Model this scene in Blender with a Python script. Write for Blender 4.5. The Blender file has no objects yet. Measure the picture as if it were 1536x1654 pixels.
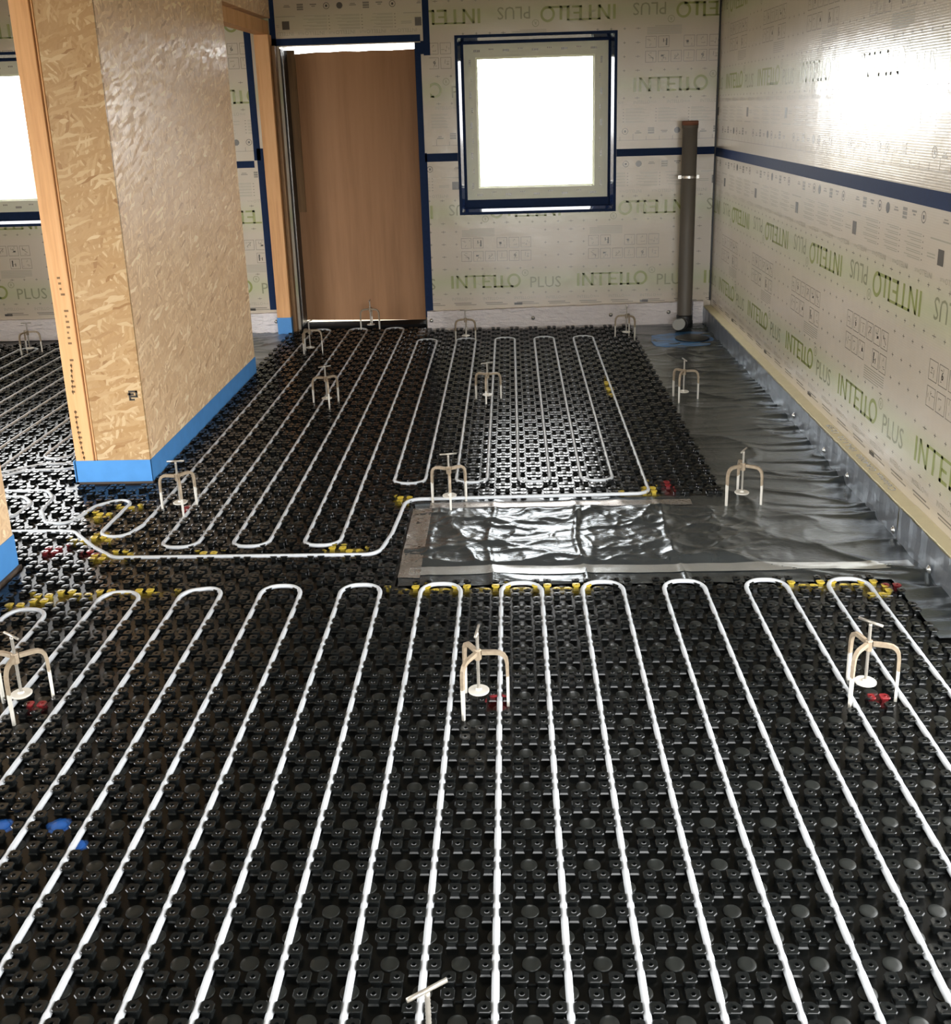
import bpy, bmesh, math, random
import numpy as np
from mathutils import Vector, Matrix
random.seed(7)
rng = np.random.default_rng(11)
PI = math.pi
scene = bpy.context.scene
COL = scene.collection

# ------------------------------------------------------------------ camera
F_PX, CX, CY = 1684.0, 768.0, 690.0
YAW, PITCH, ROLL = -0.0389, 0.2975, 0.0297
CAM = Vector((0.0593, -3.461, 1.7308))
fwd = Vector((math.sin(YAW)*math.cos(PITCH), math.cos(YAW)*math.cos(PITCH), -math.sin(PITCH)))
rgt0 = Vector((math.cos(YAW), -math.sin(YAW), 0))
dwn0 = fwd.cross(rgt0)
rgt = math.cos(ROLL)*rgt0 + math.sin(ROLL)*dwn0
dwn = -math.sin(ROLL)*rgt0 + math.cos(ROLL)*dwn0
cd = bpy.data.cameras.new('camera')
cd.sensor_fit = 'HORIZONTAL'; cd.sensor_width = 36.0
cd.lens = 36.0*F_PX/1536.0
cd.shift_y = -(827.0-CY)/1536.0
cd.clip_start = 0.05
cam = bpy.data.objects.new('camera', cd); COL.objects.link(cam)
m3 = Matrix((rgt, -dwn, -fwd)).transposed()
cam.matrix_world = Matrix.Translation(CAM) @ m3.to_4x4()
scene.camera = cam

# ------------------------------------------------------------------ world, openings, exposure
SKY = 13.0
w = bpy.data.worlds.new('overcast_sky'); scene.world = w; w.use_nodes = True
bg = w.node_tree.nodes['Background']
bg.inputs[0].default_value = (0.99, 1.0, 1.0, 1); bg.inputs[1].default_value = SKY
scene.view_settings.view_transform = 'Standard'
scene.view_settings.look = 'None'
scene.view_settings.exposure = 0.14
scene.view_settings.gamma = 1.0
scene.view_settings.use_curve_mapping = False

FY = 4.95          # far wall face
RX = 1.66          # right wall face
BY = -3.95         # wall behind the camera
LX = -5.2          # left wall of the left room
TOP = 2.72         # ceiling
WIN = (-0.320, 0.870, 0.937, 2.235)     # far window opening
WIN2 = (-4.72, -3.58, 0.937, 2.22)      # left room window opening
DOOR = (-1.68, -0.64, 0.0, 2.215)       # door opening
ADDED_REAR = (-0.5, 1.5, 0.0, 2.1)  # unseen opening behind the camera, added and sized for its light

ADDED_RIGHT = (-3.3, -0.35, 0.0, 1.85)         # unseen right wall opening, added to light the foreground (y0, y1, z0, z1)
ADDED_LEFT = (-3.6, 1.0, 0.0, 2.45)           # unseen left wall opening, added to light the right wall (y0, y1, z0, z1)
def portal(name, loc, rot, sx, sy):
    l = bpy.data.lights.new(name, 'AREA'); l.shape = 'RECTANGLE'; l.size = sx; l.size_y = sy
    l.cycles.is_portal = True
    o = bpy.data.objects.new(name, l); COL.objects.link(o); o.location = loc; o.rotation_euler = rot
portal('opening_portal', ((WIN[0]+WIN[1])/2, 5.16, (WIN[2]+WIN[3])/2), (-PI/2, 0, 0), WIN[1]-WIN[0], WIN[3]-WIN[2])
portal('opening_portal', ((WIN2[0]+WIN2[1])/2, 5.16, (WIN2[2]+WIN2[3])/2), (-PI/2, 0, 0), WIN2[1]-WIN2[0], WIN2[3]-WIN2[2])
portal('opening_portal', ((ADDED_REAR[0]+ADDED_REAR[1])/2, BY-.2, (ADDED_REAR[2]+ADDED_REAR[3])/2), (PI/2, 0, 0), ADDED_REAR[1]-ADDED_REAR[0], ADDED_REAR[3]-ADDED_REAR[2])

portal('opening_portal', (LX-.2, (ADDED_LEFT[0]+ADDED_LEFT[1])/2, (ADDED_LEFT[2]+ADDED_LEFT[3])/2), (PI/2, 0, -PI/2), ADDED_LEFT[1]-ADDED_LEFT[0], ADDED_LEFT[3]-ADDED_LEFT[2])
portal('opening_portal', (RX+.2, (ADDED_RIGHT[0]+ADDED_RIGHT[1])/2, (ADDED_RIGHT[2]+ADDED_RIGHT[3])/2), (PI/2, 0, PI/2), ADDED_RIGHT[1]-ADDED_RIGHT[0], ADDED_RIGHT[3]-ADDED_RIGHT[2])

# ------------------------------------------------------------------ material helpers
def srgb(r, g, b):
    f = lambda c: (c/255/12.92) if c/255 <= .04045 else ((c/255+.055)/1.055)**2.4
    return (f(r), f(g), f(b), 1)
class NT:
    def __init__(s, name):
        s.m = bpy.data.materials.new(name); s.m.use_nodes = True; s.t = s.m.node_tree
        s.b = s.t.nodes['Principled BSDF']
    def n(s, typ, **kw):
        nd = s.t.nodes.new(typ)
        for k, v in kw.items():
            if k.startswith('i_'):
                nd.inputs[k[2:].replace('_', ' ')].default_value = v
            else: setattr(nd, k, v)
        return nd
    def l(s, a, b): s.t.links.new(a, b)
    def pos(s): return s.n('ShaderNodeNewGeometry').outputs['Position']
    def mapping(s, vec, scale=(1,1,1), rot=(0,0,0)):
        m = s.n('ShaderNodeMapping'); m.inputs['Scale'].default_value = scale; m.inputs['Rotation'].default_value = rot
        s.l(vec, m.inputs['Vector']); return m.outputs[0]
    def noise(s, vec, scale, detail=3, rough=.5):
        n = s.n('ShaderNodeTexNoise'); n.inputs['Scale'].default_value = scale; n.inputs['Detail'].default_value = detail; n.inputs['Roughness'].default_value = rough
        s.l(vec, n.inputs['Vector']); return n.outputs['Fac']
    def ramp(s, fac, stops):
        r = s.n('ShaderNodeValToRGB'); e = r.color_ramp.elements
        while len(e) < len(stops): e.new(.5)
        for el, (p, c) in zip(e, stops): el.position = p; el.color = c
        s.l(fac, r.inputs[0]); return r.outputs[0]
    def mix(s, fac, a, b, mode='MIX'):
        m = s.n('ShaderNodeMix', data_type='RGBA', blend_type=mode)
        for sock, v in ((m.inputs[0], fac), (m.inputs[6], a), (m.inputs[7], b)):
            if isinstance(v, bpy.types.NodeSocket): s.l(v, sock)
            else: sock.default_value = v
        return m.outputs[2]
    def math(s, op, a, b=0.0, c=None, clamp=False):
        m = s.n('ShaderNodeMath', operation=op, use_clamp=clamp)
        for i, v in enumerate((a, b, c)):
            if v is None: continue
            if isinstance(v, bpy.types.NodeSocket): s.l(v, m.inputs[i])
            else: m.inputs[i].default_value = v
        return m.outputs[0]
    def bump(s, h, strength=.3, dist=.01):
        b = s.n('ShaderNodeBump'); b.inputs['Strength'].default_value = strength; b.inputs['Distance'].default_value = dist
        s.l(h, b.inputs['Height']); s.l(b.outputs[0], s.b.inputs['Normal']); return b
    def base(s, c):
        if isinstance(c, bpy.types.NodeSocket): s.l(c, s.b.inputs['Base Color'])
        else: s.b.inputs['Base Color'].default_value = c
    def rough(s, r, metal=None, spec=None):
        if isinstance(r, bpy.types.NodeSocket): s.l(r, s.b.inputs['Roughness'])
        else: s.b.inputs['Roughness'].default_value = r
        if metal is not None: s.b.inputs['Metallic'].default_value = metal
        if spec is not None: s.b.inputs['Specular IOR Level'].default_value = spec
def simple(name, col, rough=.5, metal=0., spec=.5, nscale=None, namt=.15):
    t = NT(name)
    if nscale:
        f = t.noise(t.pos(), nscale)
        d = tuple(c*(1-namt*1.6) for c in col[:3])+(1,)
        t.base(t.mix(f, d, tuple(min(1, c*(1+namt)) for c in col[:3])+(1,)))
    else: t.base(col)
    t.rough(rough, metal, spec); return t.m
M = {}
# wall membrane: grey-white film with pale green bands along the printed rows, fine reinforcing ribs
def membrane(name, green, dirty=.5):
    t = NT(name); p = t.pos()
    sx = t.n('ShaderNodeSeparateXYZ'); t.l(p, sx.inputs[0]); z = sx.outputs[2]
    band = None
    for c, wd in ((.38, .13), (.94, .14), (1.86, .14), (2.40, .14)):
        d = t.math('ABSOLUTE', t.math('SUBTRACT', z, c))
        k = t.math('SUBTRACT', 1.0, t.math('DIVIDE', d, wd), clamp=True)
        band = k if band is None else t.math('MAXIMUM', band, k)
    band = t.math('MULTIPLY', band, green)
    n1 = t.noise(p, 2.3, 4)
    c0 = t.mix(n1, srgb(190, 178, 160), srgb(206, 194, 176))
    c1 = t.mix(band, c0, srgb(182, 187, 144))
    t.base(c1)
    ribs = t.math('SINE', t.math('MULTIPLY', z, 2*PI/.0105))
    soft = t.noise(t.mapping(p, (1, 1, 1)), 5.0, 3)
    h = t.math('ADD', t.math('MULTIPLY', ribs, .00012), t.math('MULTIPLY', soft, .006))
    t.bump(h, .5, 1.0)
    t.rough(.19, 0, 1.0); t.b.inputs['Coat Weight'].default_value = .7; t.b.inputs['Coat Roughness'].default_value = .5; return t.m
M['membrane'] = membrane('membrane_film', .75)
M['membrane_door'] = membrane('membrane_film_grey', .3)
def inkmat(name, col, a=.3):
    t = NT(name); f = t.noise(t.pos(), 60, 2)
    t.base(t.mix(f, col, tuple(c*.92 for c in col[:3])+(1,))); t.rough(.23, 0, 1.0); t.b.inputs['Coat Weight'].default_value = .7; t.b.inputs['Coat Roughness'].default_value = .5; return t.m
M['ink_green'] = inkmat('green_ink', srgb(142, 150, 74))
M['ink_plus'] = inkmat('grey_green_ink', srgb(140, 140, 108))
M['ink_pale'] = inkmat('pale_grey_ink', srgb(166, 160, 142))
M['ink_grey'] = inkmat('grey_ink', srgb(124, 117, 106))
M['ink_dark'] = inkmat('dark_ink', srgb(62, 56, 50))
M['navy'] = simple('navy_tape', srgb(20, 42, 80), .6, 0, .15, 40, .15)
M['navy_gloss'] = simple('glossy_navy_tape', srgb(26, 40, 74), .09, 0, 1.0, 30, .2)
M['blue'] = simple('light_blue_tape', srgb(80, 144, 208), .45, 0, .4, 14, .10)
M['plaster'] = simple('plasterboard', srgb(205, 200, 190), .8, 0, .3, 3, .06)
M['black_film'] = simple('black_film', srgb(22, 22, 23), .4, 0, .4)
M['earth'] = simple('bare_earth', srgb(120, 112, 96), .9, 0, .2, 2)
M['threshold'] = simple('dark_sill', srgb(16, 16, 17), .85, 0, .15)
M['steel_frame'] = simple('grey_frame', srgb(92, 94, 98), .5)

def osb(name, ax, tone=1.0, spec=.4, des=0.0):
    # ax: which two world axes span the board; flakes are stretched cells at three angles
    t = NT(name); p = t.pos()
    sx = t.n('ShaderNodeSeparateXYZ'); t.l(p, sx.inputs[0])
    cb = t.n('ShaderNodeCombineXYZ'); t.l(sx.outputs[ax[0]], cb.inputs[0]); t.l(sx.outputs[ax[1]], cb.inputs[1])
    v = cb.outputs[0]
    wn = t.n('ShaderNodeTexNoise'); wn.inputs['Scale'].default_value = 9; t.l(v, wn.inputs['Vector'])
    sub = t.n('ShaderNodeVectorMath', operation='SUBTRACT'); t.l(wn.outputs['Color'], sub.inputs[0]); sub.inputs[1].default_value = (.5, .5, .5)
    scl = t.n('ShaderNodeVectorMath', operation='SCALE'); t.l(sub.outputs[0], scl.inputs[0]); scl.inputs['Scale'].default_value = .05
    add = t.n('ShaderNodeVectorMath', operation='ADD'); t.l(v, add.inputs[0]); t.l(scl.outputs[0], add.inputs[1]); v = add.outputs[0]
    lay = []; edges = []
    for k, (ang, s1, s2) in enumerate(((.25, 82, 15), (1.3, 70, 13), (2.45, 90, 18))):
        vo = t.n('ShaderNodeTexVoronoi', voronoi_dimensions='2D'); vo.inputs['Scale'].default_value = 1.0
        t.l(t.mapping(t.mapping(v, (1, 1, 1), (0, 0, ang)), (s1, s2, 1)), vo.inputs['Vector'])
        sc = t.n('ShaderNodeSeparateColor'); t.l(vo.outputs['Color'], sc.inputs[0]); lay.append(sc)
    a = t.math('GREATER_THAN', lay[0].outputs[1], .5)
    b = t.math('GREATER_THAN', lay[1].outputs[1], .58)
    val = t.mix(b, t.mix(a, lay[2].outputs[0], lay[0].outputs[0]), lay[1].outputs[0])
    def f(r, g, bl):
        c = srgb(r, g, bl)[:3]; m = sum(c)/3; return tuple((q*(1-des)+m*des)*tone for q in c)+(1,)
    col = t.ramp(val, [(0, f(170, 126, 80)), (.05, f(196, 155, 106)), (.55, f(206, 167, 118)), (.85, f(218, 182, 134)), (1, f(238, 208, 164))])
    g = t.noise(t.mapping(t.mapping(v, (1, 1, 1), (0, 0, .9)), (150, 34, 1)), 1.0, 3)
    col = t.mix(.15, col, t.mix(g, f(130, 92, 54), f(232, 200, 154)))
    t.base(col)
    t.rough(t.math('ADD', t.math('MULTIPLY', lay[1].outputs[2], .3), .28), 0, spec)
    t.bump(t.math('ADD', t.math('MULTIPLY', val, .0012), t.math('MULTIPLY', g, .0006)), .7, 1.0)
    return t.m
M['osb_side_lit'] = osb('osb_side_lit', (1, 2), 1.45, .9, .2)  # tone raised to put the brighter light on this face into its colour
M['osb_front_dimmed'] = osb('osb_front_dimmed', (0, 2), .74, .4)  # same board, toned down in colour to offset strong light on this face
def wood(name, cols, scale=(60, 60, 3), rough=.6, rings=.5):
    t = NT(name); p = t.pos()
    g = t.noise(t.mapping(p, scale), 1.0, 5, .6)
    g2 = t.noise(t.mapping(p, tuple(c*.16 for c in scale)), 1.0, 2)
    k = t.math('ADD', t.math('MULTIPLY', g, 1-rings), t.math('MULTIPLY', g2, rings))
    t.base(t.ramp(k, [(.3, cols[0]), (.5, cols[1]), (.72, cols[2])])); t.rough(rough, 0, .35)
    t.bump(g, .15, .002); return t.m
M['timber'] = wood('timber', (srgb(200, 146, 96), srgb(224, 172, 120), srgb(232, 186, 138)))
M['timber_dark'] = wood('timber_dark', (srgb(98, 72, 48), srgb(128, 98, 66), srgb(146, 114, 80)))
M['ply'] = wood('plywood', (srgb(138, 100, 68), srgb(160, 118, 82), srgb(170, 128, 92)), (26, 26, 1.6), .55, .6)
def eps():
    t = NT('white_foam'); p = t.pos()
    vo = t.n('ShaderNodeTexVoronoi'); vo.inputs['Scale'].default_value = 110; t.l(p, vo.inputs['Vector'])
    n = t.noise(t.mapping(p, (1, 1, 3)), 16, 4)
    t.base(t.mix(n, srgb(226, 218, 218), srgb(246, 240, 240))); t.rough(.55, 0, .4)
    t.bump(t.math('ADD', t.math('MULTIPLY', vo.outputs['Distance'], .0018), t.math('MULTIPLY', n, .03)), 1.0, 1.0); return t.m
M['eps'] = eps()
M['pir'] = simple('cream_foam', srgb(222, 212, 178), .75, 0, .3, 25, .06)
def foil(name, col, rough, nz=.0012):
    t = NT(name); p = t.pos()
    n = t.noise(p, 14, 4); n2 = t.noise(t.mapping(p, (1, 2.5, 1)), 55, 3)
    t.base(t.mix(n, tuple(c*.8 for c in col[:3])+(1,), col)); t.rough(t.math('ADD', t.math('MULTIPLY', n2, .12), rough-.05), .75, .5)
    t.bump(t.math('ADD', t.math('MULTIPLY', n2, nz), t.math('MULTIPLY', n, nz*3)), .5, 1.0); return t.m
M['foil'] = foil('grey_foil_film', srgb(94, 100, 103), .19, .002)
M['foil_face'] = foil('foil_facing', srgb(158, 164, 172), .34, .001)
M['foil_tape'] = foil('clear_tape', srgb(206, 208, 206), .22, .0004)
M['brown_tape'] = foil('brown_tape', srgb(168, 160, 152), .27, .0003)
# black castellated sheet with spray-paint spots that lie on it (world position)
PAINT = [ # colour, cx, cy, rx, ry
 ('y', -1.70, .03, .06, .05), ('y', -1.60, .075, .16, .028), ('y', -1.38, .085, .16, .028), ('y', -1.77, -.02, .07, .03),
 ('y', -.24, .085, .17, .030), ('y', .02, .085, .16, .030), ('y', .24, .08, .14, .028), ('y', 1.17, .08, .13, .03), ('y', 1.36, .03, .05, .07), ('y', 1.30, .08, .10, .03),
 ('y', .68, 1.12, .035, .08), ('y', .63, 1.06, .10, .03), ('y', .66, 2.93, .025, .22), ('y', -1.74, .60, .10, .05), ('y', -1.60, .42, .10, .05), ('y', -1.20, .43, .10, .025), ('y', -.64, .45, .09, .05), ('y', -.46, 1.02, .05, .05), ('y', -1.83, .87, .07, .05), ('y', -1.72,.98,.06,.04),
 ('r', -1.86, .49, .055, .07), ('r', -1.69, .45, .05, .03), ('r', .77, 1.13, .03, .12), ('r', -.005, -.70, .035, .035), ('r', -1.42, -.69, .03, .04), ('r', 1.13, -.69, .03, .04), ('r', 1.43, .07, .05, .03), ('r', -1.44, .93, .02, .05),
 ('b', -1.275, -1.24, .03, .03), ('b', -1.125, -1.24, .03, .03), ('b', -1.045, -1.315, .022, .022)]
def matplastic(name='black_plastic', ca=srgb(14, 16, 16), cb_=srgb(25, 27, 27), rough=.17, spec=.3):
    t = NT(name); p = t.pos()
    sx = t.n('ShaderNodeSeparateXYZ'); t.l(p, sx.inputs[0])
    cb = t.n('ShaderNodeCombineXYZ'); t.l(sx.outputs[0], cb.inputs[0]); t.l(sx.outputs[1], cb.inputs[1])
    nz = t.noise(p, 45, 3)
    col = t.mix(t.noise(p, 18, 2), ca, cb_)
    for key, c in (('y', srgb(196, 172, 64)), ('r', srgb(120, 34, 38)), ('b', srgb(44, 104, 190))):
        acc = None
        for (k, x, y, rx, ry) in PAINT:
            if k != key: continue
            s = t.n('ShaderNodeVectorMath', operation='SUBTRACT'); t.l(cb.outputs[0], s.inputs[0]); s.inputs[1].default_value = (x, y, 0)
            d = t.n('ShaderNodeVectorMath', operation='MULTIPLY'); t.l(s.outputs[0], d.inputs[0]); d.inputs[1].default_value = (1/rx, 1/ry, 0)
            ln = t.n('ShaderNodeVectorMath', operation='LENGTH'); t.l(d.outputs[0], ln.inputs[0])
            acc = ln.outputs['Value'] if acc is None else t.math('MINIMUM', acc, ln.outputs['Value'])
        mask = t.math('SUBTRACT', t.math('ADD', t.math('MULTIPLY', nz, 1.0), .62), acc)
        mask = t.math('MULTIPLY', mask, 2.6, clamp=True)
        # paint reaches the raised tops most
        hz = t.math('MULTIPLY_ADD', sx.outputs[2], 40.0, .25, clamp=True) if key != 'b' else 1.0
        col = t.mix(t.math('MULTIPLY', mask, hz), col, c)
    t.base(col); t.rough(rough, 0, spec)
    return t.m
M['mat'] = matplastic()
M['mat_base_shaded'] = matplastic('black_plastic_base_shaded', srgb(5, 6, 6), srgb(10, 11, 10), .26, .26)  # same plastic as the studs, darkened for the shade between them
M['mat_disc'] = matplastic('black_plastic_disc', srgb(22, 24, 23), srgb(40, 43, 41), .36, .4)
M['pipe'] = simple('white_pex', srgb(192, 196, 201), .36, 0, .45, 6, .03)
def steel():
    t = NT('tripod_steel'); p = t.pos()
    sx = t.n('ShaderNodeSeparateXYZ'); t.l(p, sx.inputs[0])
    n = t.noise(p, 70, 4)
    low = t.math('LESS_THAN', t.math('ADD', sx.outputs[2], t.math('MULTIPLY', n, .03)), .118)
    c = t.mix(n, srgb(122, 106, 86), srgb(176, 160, 138))
    t.base(t.mix(low, c, srgb(210, 206, 197))); t.rough(.5, .15, .5); return t.m
M['steel'] = steel()
M['steel_rod'] = simple('steel_rod', srgb(176, 170, 160), .35, .6, .5, 60, .2)
M['pvc'] = simple('grey_pvc', srgb(100, 94, 86), .45, 0, .4, 6, .06)
M['pvc_dark'] = simple('black_rubber', srgb(34, 34, 34), .4)
M['pvc_pale'] = simple('pale_pvc', srgb(150, 150, 146), .45)
M['terracotta'] = simple('terracotta', srgb(128, 82, 62), .7)
M['zinc'] = simple('zinc', srgb(200, 200, 198), .25, .9)
M['frame_film'] = simple('frame_film', srgb(224, 226, 208), .35, 0, .4, 20, .03)
def patch():
    t = NT('blue_patch_film'); p = t.pos(); n = t.noise(t.mapping(p, (3, 9, 1)), 2.2, 5, .65)
    t.base(t.ramp(n, [(.38, srgb(96, 98, 98)), (.5, srgb(64, 116, 168)), (.66, srgb(92, 150, 205))])); t.rough(.3, .2, .5); t.bump(n, .3, .01); return t.m
M['patch'] = patch()
M['mud'] = simple('dusty_edge', srgb(96, 84, 74), .8, 0, .3, 30)
def glass():
    t = NT('window_glass'); tr = t.n('ShaderNodeBsdfTransparent'); gl = t.n('ShaderNodeBsdfGlossy'); gl.inputs['Roughness'].default_value = .02
    mx = t.n('ShaderNodeMixShader'); mx.inputs[0].default_value = .06
    t.l(tr.outputs[0], mx.inputs[1]); t.l(gl.outputs[0], mx.inputs[2]); t.l(mx.outputs[0], t.t.nodes['Material Output'].inputs[0]); return t.m
M['glass'] = glass()

# ------------------------------------------------------------------ mesh helpers
def link(name, me, mat=None, parent=None, **props):
    o = bpy.data.objects.new(name, me); COL.objects.link(o)
    if mat is not None and me is not None and not me.materials: me.materials.append(M[mat] if isinstance(mat, str) else mat)
    if parent is not None: o.parent = parent
    for k, v in props.items(): o[k] = v
    return o
def empty(name, loc, rz=0, **props):
    o = bpy.data.objects.new(name, None); COL.objects.link(o); o.location = loc; o.rotation_euler = (0, 0, rz); o.empty_display_size = .05
    for k, v in props.items(): o[k] = v
    return o
class MB:
    def __init__(s): s.v = []; s.f = []
    def add(s, vs, fs):
        o = len(s.v); s.v += [tuple(v) for v in vs]; s.f += [tuple(i+o for i in f) for f in fs]; return s
    def box(s, x0, x1, y0, y1, z0, z1):
        return s.add([(x0,y0,z0),(x1,y0,z0),(x1,y1,z0),(x0,y1,z0),(x0,y0,z1),(x1,y0,z1),(x1,y1,z1),(x0,y1,z1)],
                     [(0,3,2,1),(4,5,6,7),(0,1,5,4),(1,2,6,5),(2,3,7,6),(3,0,4,7)])
    def quad(s, a, b, c, d): return s.add([a, b, c, d], [(0, 1, 2, 3)])
    def tube(s, pts, r, n=10, caps=True):
        pts = [Vector(p) for p in pts]; rings = []
        up = Vector((0, 0, 1)); t0 = (pts[1]-pts[0]).normalized()
        if abs(t0.dot(up)) > .9: up = Vector((1, 0, 0))
        nrm = (up - t0*up.dot(t0)).normalized()
        for i, p in enumerate(pts):
            a = (pts[i]-pts[i-1]).normalized() if i else t0
            b = (pts[i+1]-pts[i]).normalized() if i < len(pts)-1 else a
            t = (a+b).normalized()
            nrm = (nrm - t*nrm.dot(t)).normalized(); bn = t.cross(nrm)
            k = 1/max(.5, math.sqrt(max(0.05, (1+a.dot(b))/2)))
            rings.append([p+(nrm*math.cos(2*PI*j/n)+bn*math.sin(2*PI*j/n))*r for j in range(n)])
        o = len(s.v)
        for rg in rings: s.v += [tuple(v) for v in rg]
        for i in range(len(rings)-1):
            for j in range(n):
                s.f.append((o+i*n+j, o+i*n+(j+1) % n, o+(i+1)*n+(j+1) % n, o+(i+1)*n+j))
        if caps:
            s.f.append(tuple(o+j for j in reversed(range(n)))); s.f.append(tuple(o+(len(rings)-1)*n+j for j in range(n)))
        return s
    def lathe(s, prof, n=20, c=(0, 0)):
        o = len(s.v)
        for r, z in prof:
            for j in range(n): s.v.append((c[0]+r*math.cos(2*PI*j/n), c[1]+r*math.sin(2*PI*j/n), z))
        for i in range(len(prof)-1):
            for j in range(n): s.f.append((o+i*n+j, o+i*n+(j+1) % n, o+(i+1)*n+(j+1) % n, o+(i+1)*n+j))
        s.f.append(tuple(o+j for j in reversed(range(n)))); s.f.append(tuple(o+(len(prof)-1)*n+j for j in range(n)))
        return s
    def mesh(s, name, smooth=False):
        me = bpy.data.meshes.new(name); me.from_pydata(s.v, [], s.f)
        if smooth: me.polygons.foreach_set('use_smooth', [True]*len(me.polygons))
        me.update(); return me
    def build(s, name, mat, parent=None, smooth=False, bevel=0, **props):
        o = link(name, s.mesh(name, smooth), mat, parent, **props)
        if bevel:
            b = o.modifiers.new('bevel', 'BEVEL'); b.width = bevel; b.segments = 2; b.limit_method = 'ANGLE'
        return o
def box(name, mat, x0, x1, y0, y1, z0, z1, parent=None, bevel=0, **props):
    return MB().box(x0, x1, y0, y1, z0, z1).build(name, mat, parent, bevel=bevel, **props)
def struct(o, label, cat): o['kind'] = 'structure'; o['label'] = label; o['category'] = cat; return o

# ------------------------------------------------------------------ room shell
def holed(mb, x0, x1, z0, z1, holes, put):
    """wall rectangle minus rectangular holes: put(x0,x1,z0,z1) for each solid cell"""
    xs = sorted({x0, x1, *[h[0] for h in holes], *[h[1] for h in holes]}); zs = sorted({z0, z1, *[h[2] for h in holes], *[h[3] for h in holes]})
    xs = [x for x in xs if x0 <= x <= x1]; zs = [z for z in zs if z0 <= z <= z1]
    for a, b in zip(xs, xs[1:]):
        for c, d in zip(zs, zs[1:]):
            mx, mz = (a+b)/2, (c+d)/2
            if any(h[0] < mx < h[1] and h[2] < mz < h[3] for h in holes): continue
            put(a, b, c, d)
mb = MB(); holed(mb, LX-.3, RX+.3, -.05, TOP, [WIN, WIN2, DOOR], lambda a, b, c, d: mb.box(a, b, FY, FY+.3, c, d))
wall_far = struct(mb.build('wall_far', 'membrane'), 'far wall covered in grey-white printed membrane film', 'wall')
mb = MB(); holed(mb, BY-.3, FY, -.05, TOP, [ADDED_RIGHT], lambda a, b, c, d: mb.box(RX, RX+.3, a, b, c, d))
wall_right = struct(mb.build('wall_right', 'membrane'), 'right wall covered in glossy ribbed printed membrane film', 'wall')
mb = MB(); holed(mb, LX-.3, RX+.3, -.05, TOP, [ADDED_REAR], lambda a, b, c, d: mb.box(a, b, BY-.3, BY, c, d))
wall_back = struct(mb.build('wall_back', 'membrane'), 'rear wall behind the viewer with wide added glazed opening', 'wall')
mb = MB(); holed(mb, BY, FY, -.05, TOP, [ADDED_LEFT], lambda a, b, c, d: mb.box(LX-.3, LX, a, b, c, d))
wall_left = struct(mb.build('wall_left', 'membrane'), 'left outer wall of the side room', 'wall')
ceiling = struct(box('ceiling', 'plaster', LX-.3, RX+.3, BY-.3, FY+.3, TOP, TOP+.1), 'plain pale ceiling boards above the room', 'ceiling')
floor = struct(box('floor', 'black_film', LX-.3, RX+.3, BY-.3, FY+.3, -.08, -.02), 'sub floor covered by dark film under the panels', 'floor')

struct(box('ground', 'earth', -60, 60, -60, 60, -.40, -.30), 'dark bare earth around the house outside', 'ground')

# ------------------------------------------------------------------ printed membrane
def clip_half(poly, nx, nz, d):      # keep nx*x+nz*z <= d
    out = []
    for i in range(len(poly)):
        a, b = poly[i], poly[(i+1) % len(poly)]
        da, db = nx*a[0]+nz*a[1]-d, nx*b[0]+nz*b[1]-d
        if da <= 0: out.append(a)
        if da*db < 0:
            k = da/(da-db); out.append((a[0]+(b[0]-a[0])*k, a[1]+(b[1]-a[1])*k))
    return out
def inside(poly, R):
    for h in ((-1, 0, -R[0]), (1, 0, R[1]), (0, -1, -R[2]), (0, 1, R[3])):
        poly = clip_half(poly, *h)
        if len(poly) < 3: return []
    return poly
def outside(polys, R):
    res = []
    for p in polys:
        xs = [q[0] for q in p]; zs = [q[1] for q in p]
        if max(xs) <= R[0] or min(xs) >= R[1] or max(zs) <= R[2] or min(zs) >= R[3]: res.append(p); continue
        for hs in (((1, 0, R[0]),), ((-1, 0, -R[1]),), ((-1, 0, -R[0]), (1, 0, R[1]), (0, 1, R[2])), ((-1, 0, -R[0]), (1, 0, R[1]), (0, -1, -R[3]))):
            q = p
            for h in hs:
                q = clip_half(q, *h)
                if len(q) < 3: break
            if len(q) >= 3: res.append(q)
    return res
def rect(x0, z0, x1, z1): return [(x0, z0), (x1, z0), (x1, z1), (x0, z1)]
def ring(cx, cz, rx, rz, t, n=20):
    out = []
    for j in range(n):
        a, b = 2*PI*j/n, 2*PI*(j+1)/n
        P = lambda an, k: (cx+(rx-k)*math.cos(an), cz+(rz-k)*math.sin(an))
        out.append([P(a, 0), P(b, 0), P(b, t), P(a, t)])
    return out
_tx = {}
def text_polys(s, h):
    """letters as flat triangles, cap height h, starting at 0"""
    if s not in _tx:
        cu = bpy.data.curves.new('lettering', 'FONT'); cu.body = s; cu.size = 1; cu.resolution_u = 2; cu.fill_mode = 'FRONT'
        ob = bpy.data.objects.new('lettering', cu)
        me = bpy.data.meshes.new_from_object(ob)
        v = [(a.co.x, a.co.y) for a in me.vertices]
        me.calc_loop_triangles()
        _tx[s] = [[v[i] for i in t.vertices] for t in me.loop_triangles]
        bpy.data.meshes.remove(me); bpy.data.objects.remove(ob); bpy.data.curves.remove(cu)
    k = h/.729
    return [[(x*k, z*k) for x, z in p] for p in _tx[s]]
def xf(polys, dx, dz, flip=False, sx=1.0):
    k = -1 if flip else 1
    return [[(dx+k*x*sx, dz+k*z) for x, z in p] for p in polys]
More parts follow.
